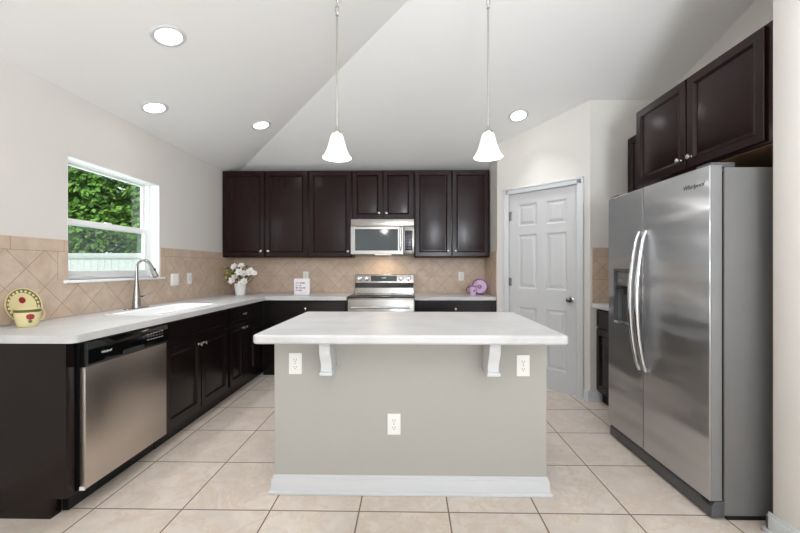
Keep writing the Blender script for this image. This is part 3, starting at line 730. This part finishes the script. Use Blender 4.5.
for kx_ in (0.06, 0.15, 0.595, 0.69):
    k = MB().lathe([(0, 0), (0.03, 0), (0.028, 0.008), (0.022, 0.010), (0.020, 0.032), (0.017, 0.035), (0, 0.035)], (kx_, sl(1.105), 1.105), '-y', 20).build('knob', M['chrome'], c)
    MB().box(kx_ - 0.004, kx_ + 0.004, sl(1.105) - 0.044, sl(1.105) - 0.034, 1.088, 1.122, 0.002).build('grip', M['chrome'], k)
od = MB().box(0.004, RW - 0.004, 0.0, 0.032, 0.22, 0.885, 0.004).build('oven_door', M['steel'], t)
MB().box(0.12, RW - 0.12, -0.003, 0.006, 0.38, 0.70, 0.002).build('oven_window', M['blackglass'], od)
m = MB(); m.tube([(0.05, -0.05, 0.80), (RW - 0.05, -0.05, 0.80)], 0.012, 12); m.tube([(0.07, 0, 0.80), (0.07, -0.05, 0.80)], 0.009, 8); m.tube([(RW - 0.07, 0, 0.80), (RW - 0.07, -0.05, 0.80)], 0.009, 8)
m.build('handle', M['chrome'], od)
MB().box(0.004, RW - 0.004, 0.004, 0.032, 0.06, 0.21, 0.004).build('storage_drawer', M['steel'], t)

# refrigerator: local x from the far side (0) to the near side, front toward -x of the room
FW = 0.918
t = thing('refrigerator', 'stainless side by side refrigerator with ice dispenser on the right', 'refrigerator', (1.479, 1.832 + FW, 0), -R90)
MB().box(0.002, FW - 0.002, 0.075, 0.80, 0.02, 1.742, 0.004).build('case', M['caseside'], t, 'grey painted side case')
MB().box(0.01, FW - 0.01, 0.061, 0.076, 0.10, 1.72).build('gasket', M['black'], t)
SP = 0.405; Z0, Z1 = 0.095, 1.752
dx0, dx1, dz0, dz1 = 0.082, 0.290, 0.852, 1.232
m = MB(); m.prism([rect(0.0, SP - 0.003, Z0, Z1), rect(dx0, dx1, dz0, dz1)], 'y', 0.008, 0.061)
fd = m.build('freezer_door', M['doorside'], t, 'grey sided freezer door', bev=0.002)
m = MB(); m.prism([rect(0.0, SP - 0.003, Z0, Z1), rect(dx0, dx1, dz0, dz1)], 'y', 0.0, 0.008)
m.build('front_panel', M['steelfridge'], fd, 'brushed stainless front', bev=0.004)
rd = MB().box(SP + 0.003, FW, 0.008, 0.061, Z0, Z1, 0.002, 2).build('refrigerator_door', M['doorside'], t, 'grey sided refrigerator door')
MB().box(SP + 0.003, FW, 0.0, 0.008, Z0, Z1, 0.0035, 3).build('front_panel', M['steelfridge'], rd, 'brushed stainless front')
m = MB()
m.prism([rrect(dx0 - 0.006, dx1 + 0.006, dz0 - 0.006, dz1 + 0.006, 0.012), rrect(dx0 + 0.008, dx1 - 0.008, dz0 + 0.02, dz1 - 0.012, 0.008)], 'y', -0.004, 0.02)
m.box(dx0, dx1, 0.052, 0.058, dz0, dz1)
dp = m.build('dispenser', M['grille'], fd, 'grey ice and water dispenser recess')
MB().box(dx0 + 0.008, dx1 - 0.008, 0.012, 0.052, dz1 - 0.115, dz1 - 0.012, 0.003).build('control_panel', M['caseside'], dp)
m = MB(); m.box(dx0 + 0.008, dx1 - 0.008, 0.004, 0.05, dz1 - 0.135, dz1 - 0.117, 0.002); m.build('shelf', M['black'], dp)
m = MB(); m.box(0.16, 0.22, 0.02, 0.05, dz1 - 0.18, dz1 - 0.136, 0.004); m.build('paddle', M['black'], dp)
m = MB(); m.box(dx0 + 0.002, dx1 - 0.002, -0.008, 0.05, dz0 + 0.002, dz0 + 0.018, 0.003); m.build('drip_tray', M['chrome'], dp)
for nm, xx, par in (('handle', SP - 0.034, fd), ('handle', SP + 0.034, rd)):
    m = MB(); pts = []; n = 22
    for k in range(n + 1):
        a = k / n; z = 0.595 + (1.475 - 0.595) * a
        pts.append((xx, -0.004 - 0.058 * math.sin(math.pi * a) ** 0.72, z))
    m.tube(pts, [0.011 + 0.005 * math.sin(math.pi * k / n) for k in range(n + 1)], 14)
    m.build(nm, M['chrome'], par, 'bright bowed bar handle')
MB().text('Whirlpool', 0.034, Matrix.Translation((FW - 0.105, -0.0005, 1.668)) @ FRONT, 0.3, 0.0012).build('logo', M['logo'], rd, smooth=0)
m = MB(); m.prism([[(0.012, 0.012), (0.012, 0.07), (0.03, 0.092), (0.075, 0.092), (0.075, 0.012)]], 'x', 0.0, FW, 0.003)
m.build('kick_grille', M['grille'], t)
MB().box(FW - 0.06, FW - 0.004, 0.002, 0.03, 0.07, 0.094, 0.003).build('lower_hinge', M['black'], t)
MB().box(FW - 0.10, FW - 0.006, 0.012, 0.13, 1.742, 1.768, 0.004).build('hinge_cover', M['grille'], t)
MB().box(0.006, 0.10, 0.012, 0.13, 1.742, 1.768, 0.004).build('hinge_cover', M['grille'], t)
MB().box(0.004, FW - 0.004, 0.09, 0.78, 0.0, 0.02).build('base', M['black'], t)

# ------------------------------------------------------------------ sink and faucet
t = thing('sink', 'white rectangular sink let into the countertop under the window', 'sink', (0, 0, 0.915))
m = MB(); g = 0.001
m.prism([rrect(SX0 - 0.022, SX1 + 0.022, SY0 - 0.022, SY1 + 0.022, 0.05), rrect(SX0 + 0.012, SX1 - 0.012, SY0 + 0.012, SY1 - 0.012, 0.04)], 'z', 0.0005, 0.0055)
m.build('rim', M['porcelain'], t, bev=0.002)
bm2 = bmesh.new(); prof = [(0.010, 0.004), (0.012, -0.02), (0.02, -0.15), (0.045, -0.185), (0.08, -0.19)]; L = []
for ins, z in prof:
    L.append([bm2.verts.new((x, y, z)) for x, y in rrect(SX0 + ins, SX1 - ins, SY0 + ins, SY1 - ins, 0.045)])
for A, B in zip(L, L[1:]):
    for k in range(len(A)): bm2.faces.new((A[k], B[k], B[(k + 1) % len(A)], A[(k + 1) % len(A)]))
bm2.faces.new(L[-1]); bmesh.ops.recalc_face_normals(bm2, faces=bm2.faces[:])
for f in bm2.faces: pass
m = MB(); m.merge(bm2); bowl = m.build('basin', M['porcelain'], t)
md = bowl.modifiers.new('shell', 'SOLIDIFY'); md.thickness = 0.006; md.offset = -1
MB().lathe([(0, 0), (0.04, 0), (0.04, 0.003), (0.03, 0.004), (0, 0.002)], ((SX0 + SX1) / 2, (SY0 + SY1) / 2, -0.19)).build('drain', M['chrome'], t)

fx, fy = -2.205, 2.925
t = thing('faucet', 'brushed nickel gooseneck pull down faucet behind the sink', 'faucet', (fx, fy, 0.915))
m = MB(); m.prism([rrect(-0.028, 0.028, -0.125, 0.125, 0.027)], 'z', 0.0, 0.007); m.build('base_plate', M['faucet'], t, bev=0.002)
MB().lathe([(0, 0.007), (0.031, 0.007), (0.030, 0.03), (0.024, 0.11), (0.016, 0.19), (0.0135, 0.22), (0, 0.22)]).build('body', M['faucet'], t)
pts = [(0, 0, 0.20), (0, 0, 0.335)]; Rr = 0.056
for k in range(1, 15):
    a = math.pi - math.radians(158) * k / 14
    pts.append((Rr + Rr * math.cos(a), 0, 0.335 + Rr * 1.02 * math.sin(a)))
MB().tube(pts, 0.0125, 14).build('spout', M['faucet'], t)
e = Vector(pts[-1]); dv = (e - Vector(pts[-2])).normalized()
sh = MB().tube([e, e + dv * 0.02, e + dv * 0.06, e + dv * 0.115], [0.013, 0.0155, 0.017, 0.021], 14).build('spray_head', M['faucet'], t)
q = e + dv * 0.06
MB().box(q.x + 0.006, q.x + 0.02, -0.006, 0.006, q.z - 0.016, q.z + 0.022, 0.003).build('spray_button', M['black'], sh)
MB().tube([(0, 0.02, 0.085), (0, 0.05, 0.09), (0.004, 0.075, 0.094)], [0.014, 0.012, 0.009], 10).tube([(0.004, 0.07, 0.093), (0.02, 0.10, 0.10), (0.03, 0.14, 0.112)], [0.008, 0.007, 0.006], 10).build('handle', M['faucet'], t)

# ------------------------------------------------------------------ small things on the counters
# apple plate and mug by the left edge
t = thing('plate', 'cream plate with olive rim and red apple leaning against the tiles', 'plate', (XL + 0.052, 2.116, 0.9155), 0, rot=(0, math.radians(-80), 0))
t.rotation_euler = (0, math.radians(79), 0)
PR = 0.108
# the plate stands on its rim: local z is its axis (towards the room), local -x is up
ctr = (-PR, 0, 0)
MB().lathe([(0, 0.004), (0.065, 0.004), (0.075, 0.008), (0.104, 0.018), (0.104, 0.015), (0.076, 0.003), (0.066, 0.0), (0, 0.0)], ctr).build('plate_body', M['cream'], t)
MB().lathe([(0.077, 0.0098), (0.0965, 0.0171), (0.0965, 0.0165), (0.077, 0.009)], ctr).build('rim_band', M['olive'], t, 'olive green painted rim band')
m = MB(); rl = random.Random(3)
for k in range(22):
    a = k * 2 * math.pi / 22
    m.lathe([(0, 0.0), (0.009, 0.0), (0.006, 0.0018), (0, 0.002)], (-PR + 0.086 * math.cos(a), 0.086 * math.sin(a), 0.0131), seg=8)
m.build('rim_dots', M['cream'], t, 'cream leaf marks on the rim')
m = MB(); m.lathe([(0, 0.004), (0.019, 0.004), (0.018, 0.006), (0, 0.0075)], (-PR - 0.032, 0.004, 0)); m.build('apple_motif', M['apple'], t, 'red painted apple')
t = thing('mug', 'cream mug painted with a red apple in front of the leaning plate', 'mug', (XL + 0.16, 2.028, 0.9155))
MB().lathe([(0, 0.0), (0.04, 0.0), (0.044, 0.004), (0.053, 0.05), (0.058, 0.098), (0.0595, 0.1), (0.055, 0.1), (0.050, 0.05), (0.042, 0.01), (0, 0.008)]).build('mug_body', M['cream'], t)
MB().lathe([(0.0568, 0.082), (0.0584, 0.097), (0.0589, 0.097), (0.0572, 0.082)]).build('rim_band', M['olive'], t, 'olive painted band')
MB().tube([(0.0, 0.052, 0.085), (0.0, 0.085, 0.088), (0.0, 0.095, 0.06), (0.0, 0.08, 0.03), (0.0, 0.046, 0.024)], 0.0065, 10).build('handle', M['cream'], t)
m = MB(); a = math.radians(-32)
m.lathe([(0, 0), (0.017, 0), (0.015, 0.0035), (0, 0.005)], (0, 0, 0), mat=Matrix.Rotation(a, 4, 'Z') @ Matrix.Translation((0.0535, 0, 0.058)) @ Matrix.Rotation(math.radians(84), 4, 'Y'))
m.build('apple_motif', M['apple'], t, 'red painted apple')
m = MB(); m.lathe([(0, 0), (0.009, 0), (0.008, 0.002), (0, 0.003)], (0, 0, 0), mat=Matrix.Rotation(a, 4, 'Z') @ Matrix.Translation((0.0505, 0, 0.032)) @ Matrix.Rotation(math.radians(84), 4, 'Y'))
m.build('leaf_motif', M['olive'], t, 'dark painted leaf')

# flowers in a white pot
t = thing('flower_arrangement', 'white flowers in a tapered white pot in the counter corner', 'flowers', (-2.03, 4.36, 0.9155))
MB().lathe([(0, 0), (0.048, 0), (0.05, 0.004), (0.069, 0.132), (0.072, 0.132), (0.072, 0.14), (0.064, 0.14), (0.060, 0.12), (0, 0.12)]).build('pot', M['porcelain'], t)
FL = [(-0.055, -0.03, 0.335, 0.045), (0.02, -0.06, 0.27, 0.05), (0.0, 0.03, 0.345, 0.042), (0.125, -0.02, 0.275, 0.055), (0.07, -0.05, 0.255, 0.04), (-0.055, -0.07, 0.175, 0.05),
      (-0.035, -0.05, 0.215, 0.042), (-0.135, 0.0, 0.285, 0.035), (0.075, -0.06, 0.165, 0.042), (0.045, -0.08, 0.14, 0.036), (-0.165, 0.0, 0.2, 0.028), (0.17, 0.0, 0.26, 0.032)]
m = MB(); rl = random.Random(11)
for x, y, z, r in FL: m.tube([(x * 0.2, y * 0.2, 0.11), (x * 0.6, y * 0.5, 0.11 + (z - 0.11) * 0.6), (x, y, z - 0.008)], 0.003, 6)
m.build('stems', M['leaf'], t)
for x, y, z, r in FL:
    r *= 1.2; m = MB(); dirv = Vector((x * 0.9, -0.16 + y, 0.10)).normalized(); qd = dirv.to_track_quat('Z', 'Y')
    for ly, (nn, rr, tilt) in enumerate(((6, 1.0, 0.35), (5, 0.66, 0.75))):
        for k in range(nn):
            a = k * 2 * math.pi / nn + ly * 0.5 + x * 9
            v = qd @ Vector((math.cos(a), math.sin(a), tilt)); nrm = qd @ Vector((-math.cos(a) * tilt, -math.sin(a) * tilt, 1))
            m.leafcard(Vector((x, y, z)), v, nrm, r * rr, r * rr * 0.45, 0.35)
    f = m.build('flower', M['petal'], t, smooth=80)
    MB().lathe([(0, 0), (0.008, 0.002), (0.007, 0.008), (0, 0.011)], (0, 0, 0), seg=8, mat=Matrix.Translation((x, y, z)) @ qd.to_matrix().to_4x4()).build('flower_centre', M['pollen'], f)
m = MB(); m2 = MB()
for k in range(70):
    a = rl.uniform(0, 6.28); rr = rl.uniform(0.03, 0.13); z = rl.uniform(0.15, 0.33)
    p = Vector((math.cos(a) * rr, math.sin(a) * rr * 0.7, z)); dd = Vector((math.cos(a), math.sin(a), rl.uniform(-0.3, 0.7)))
    m.leafcard(p, dd, Vector((0, -0.5, 1)), rl.uniform(0.04, 0.07), 0.013)
for k in range(46):
    p = Vector((-0.12 + rl.gauss(0, 0.032), rl.gauss(0, 0.03), 0.23 + rl.gauss(0, 0.042))); dd = Vector((rl.uniform(-1, 0.5), rl.uniform(-1, 1), rl.uniform(-0.5, 1)))
    m2.leafcard(p, dd, Vector((0, -1, 0.6)), rl.uniform(0.035, 0.06), 0.014)
m.build('leaves', M['leaf'], t, smooth=0); m2.build('filler_sprig', M['leafyellow'], t, 'yellow green filler foliage', smooth=0)

# small lettered sign (its writing is too small in the photograph to read: four rows of marks)
t = thing('counter_sign', 'small white sign with four lines of dark lettering on the back counter', 'sign', (-1.305, 4.42, 0.9155))
MB().box(-0.095, 0.095, 0.0, 0.03, 0, 0.195, 0.002).build('sign_block', M['signwhite'], t)
m = MB(); rl = random.Random(5)
for z, words in ((0.135, [(-0.072, 0.036), (-0.024, 0.062)]), (0.105, [(-0.072, 0.012), (-0.048, 0.05)]), (0.075, [(-0.072, 0.03), (-0.03, 0.075)]), (0.045, [(-0.072, 0.012), (-0.048, 0.052)])):
    for x, wd in words:
        n = max(1, int(wd / 0.0115)); s_ = wd / n
        for k in range(n):
            xa = x + k * s_; m.box(xa, xa + 0.0028, -0.0012, 0.001, z, z + 0.017)
            if rl.random() < 0.6: m.box(xa + s_ * 0.5, xa + s_ * 0.5 + 0.0028, -0.0012, 0.001, z, z + 0.017)
            m.box(xa, xa + s_ * 0.6, -0.0012, 0.001, z + rl.choice((0, 0.007, 0.0145)), z + rl.choice((0.0028, 0.0098, 0.017)) + 0.001)
m.build('lettering', M['ink'], t, 'dark lettering', smooth=0)

# purple mug and plate on the right back counter
t = thing('plate_stand', 'small dark wire stand holding up the lilac plate', 'stand', (0.852, 4.45, 0.9155))
m = MB()
for sx in (-0.035, 0.035):
    m.tube([(sx, -0.034, 0.018), (sx, -0.034, 0.003), (sx, -0.02, 0.002), (sx, 0.018, 0.002), (sx * 0.4, 0.052, 0.14)], 0.0022, 8)
    m.tube([(sx * 0.55, 0.046, 0.112), (sx * 0.8, 0.085, 0.0025)], 0.0022, 8)
m.tube([(-0.035, 0.018, 0.0022), (0.035, 0.018, 0.0022)], 0.0022, 8); m.tube([(-0.014, 0.052, 0.14), (0.014, 0.052, 0.14)], 0.0022, 8)
m.build('wire_frame', M['black'], t)
t = thing('plate', 'lilac plate with dark purple rim displayed on a stand by the back right corner', 'plate', (0.852, 4.447, 0.9185), 0)
t.rotation_euler = (math.radians(-14), 0, math.radians(-4)); t.scale = (0.9, 0.9, 0.9)
PR = 0.108
MB().lathe([(0, 0.004), (0.058, 0.004), (0.07, 0.010), (0.108, 0.02), (0.108, 0.017), (0.072, 0.006), (0.06, 0.0), (0, 0.0)], (0, 0, PR), '-y').build('plate_body', M['lilac'], t)
MB().lathe([(0.088, 0.0152), (0.1075, 0.0204), (0.109, 0.019), (0.1075, 0.0165), (0.088, 0.0145)], (0, 0, PR), '-y').build('rim_band', M['purple'], t, 'dark purple rim')
m = MB()
for k in range(7):
    a = k * 2 * math.pi / 7
    m.lathe([(0, 0.0), (0.011, 0.0), (0.008, 0.0025), (0, 0.003)], (0.02 * math.cos(a), -0.004, PR + 0.02 * math.sin(a)), '-y', seg=10)
m.build('flower_motif', M['purple'], t, 'purple painted flower')
MB().lathe([(0, 0.0), (0.009, 0.0), (0.006, 0.004), (0, 0.005)], (0, -0.004, PR), '-y', seg=10).build('flower_eye', M['pollen'], t)
t = thing('mug', 'lilac mug with its handle to the left before the purple plate', 'mug', (0.748, 4.33, 0.9155))
MB().lathe([(0, 0), (0.034, 0), (0.038, 0.004), (0.040, 0.05), (0.046, 0.112), (0.0475, 0.115), (0.043, 0.113), (0.037, 0.05), (0.034, 0.01), (0, 0.008)]).build('mug_body', M['lilac'], t)
MB().lathe([(0.0455, 0.104), (0.0478, 0.1145), (0.0485, 0.113), (0.0462, 0.104)]).build('rim_band', M['purple'], t, 'dark purple rim')
MB().tube([(-0.038, -0.01, 0.098), (-0.068, -0.014, 0.10), (-0.082, -0.016, 0.072), (-0.07, -0.014, 0.04), (-0.036, -0.01, 0.03)], 0.0065, 10).build('handle', M['purple'], t)
m = MB(); m.lathe([(0, 0), (0.014, 0), (0.012, 0.002), (0, 0.003)], (0.006, -0.0395, 0.06), '-y', seg=10); m.build('flower_motif', M['purple'], t, 'purple painted flower')

# ------------------------------------------------------------------ ceiling lights and pendants
th = math.atan(PT)
def downlight(x, y, plane, label, power=2.8):
    z = ceil_z(x, y); rot = (0, -th, 0) if plane == 'left' else (-th, 0, 0)
    t = thing('recessed_light', label, 'ceiling light', (x, y, z), rot=rot, group='recessed ceiling lights')
    MB().lathe([(0.070, -0.003), (0.076, -0.009), (0.092, -0.007), (0.098, -0.001), (0.098, 0.004), (0.070, 0.004)], seg=36).build('trim_ring', M['trim'], t)
    MB().lathe([(0, -0.0035), (0.072, -0.0035), (0.072, 0.002), (0, 0.002)], seg=36).build('lens', M['lens'], t, 'glowing round lens')
    l = light('downlight_lamp', 'AREA', (0, 0, -0.012), (0, 0, 0), power, (0.97, 0.98, 1.0), shape='DISK', size=0.14, spread=math.radians(95))
    l.parent = t; return t
downlight(-1.476, 2.221, 'left', 'large recessed light nearest the camera, at top left of the ceiling')
downlight(-2.025, 2.877, 'left', 'recessed light above the sink close to the left wall')
downlight(-1.478, 3.624, 'left', 'recessed light before the back left wall cabinets')
downlight(1.078, 3.644, 'back', 'recessed light above the pantry door')

def pendant(x, y, rodtop, label):
    zc = ceil_z(x, y)
    t = thing('pendant_light', label, 'pendant light', (x, y, 1.921), group='bell shaded pendants')
    rt = rodtop - 1.921
    bell = [(0.0, 0.152), (0.018, 0.151), (0.030, 0.146), (0.038, 0.134), (0.043, 0.115), (0.051, 0.085), (0.059, 0.056), (0.068, 0.034), (0.080, 0.012), (0.0885, 0.0), (0.085, 0.001), (0.066, 0.03), (0.056, 0.055), (0.048, 0.085), (0.04, 0.114), (0.034, 0.132), (0.02, 0.144)]
    MB().lathe(bell, seg=36).build('shade', M['shade'], t, 'frosted white bell glass shade')
    MB().lathe([(0, 0.118), (0.012, 0.116), (0.014, 0.108), (0.022, 0.09), (0.024, 0.072), (0.018, 0.054), (0, 0.048)], seg=20).build('bulb', M['bulb'], t)
    MB().lathe([(0, 0.15), (0.026, 0.149), (0.027, 0.156), (0.018, 0.164), (0.010, 0.174), (0.007, 0.196), (0, 0.196)], seg=20).build('cap', M['nickel'], t, 'brushed nickel cap')
    MB().tube([(0, 0, 0.19), (0, 0, rt)], 0.006, 10).lathe([(0, rt - 0.012), (0.009, rt - 0.010), (0.009, rt), (0, rt + 0.004)], seg=12).build('rod', M['nickel'], t, 'thin brushed nickel rod')
    m = MB(); z = rt + 0.012; k = 0; top = zc - 1.921 - 0.014
    n = max(1, round((top - z) / 0.036)); st = (top - z) / n
    for k in range(n): m.ring(0.5, 0.0026, (0, 0, z + st * (k + 0.5)), 'y' if k % 2 == 0 else 'x', 18, 6, 0.022, 0.048 if st > 0.03 else 0.04)
    m.build('chain', M['nickel'], t)
    MB().lathe([(0, zc - 1.921 - 0.016), (0.03, zc - 1.921 - 0.014), (0.045, zc - 1.921 - 0.004), (0.05, zc - 1.921 + 0.014), (0, zc - 1.921 + 0.016)], seg=24).build('canopy', M['nickel'], t)
    l = light('pendant_lamp', 'POINT', (0, 0, -0.02), (0, 0, 0), 4.0, (1, 0.97, 0.93), shadow_soft_size=0.05); l.parent = t
pendant(-0.446, 2.25, 2.805, 'left bell pendant hanging over the island')
pendant(0.481, 2.25, 2.84, 'right bell pendant hanging over the island')
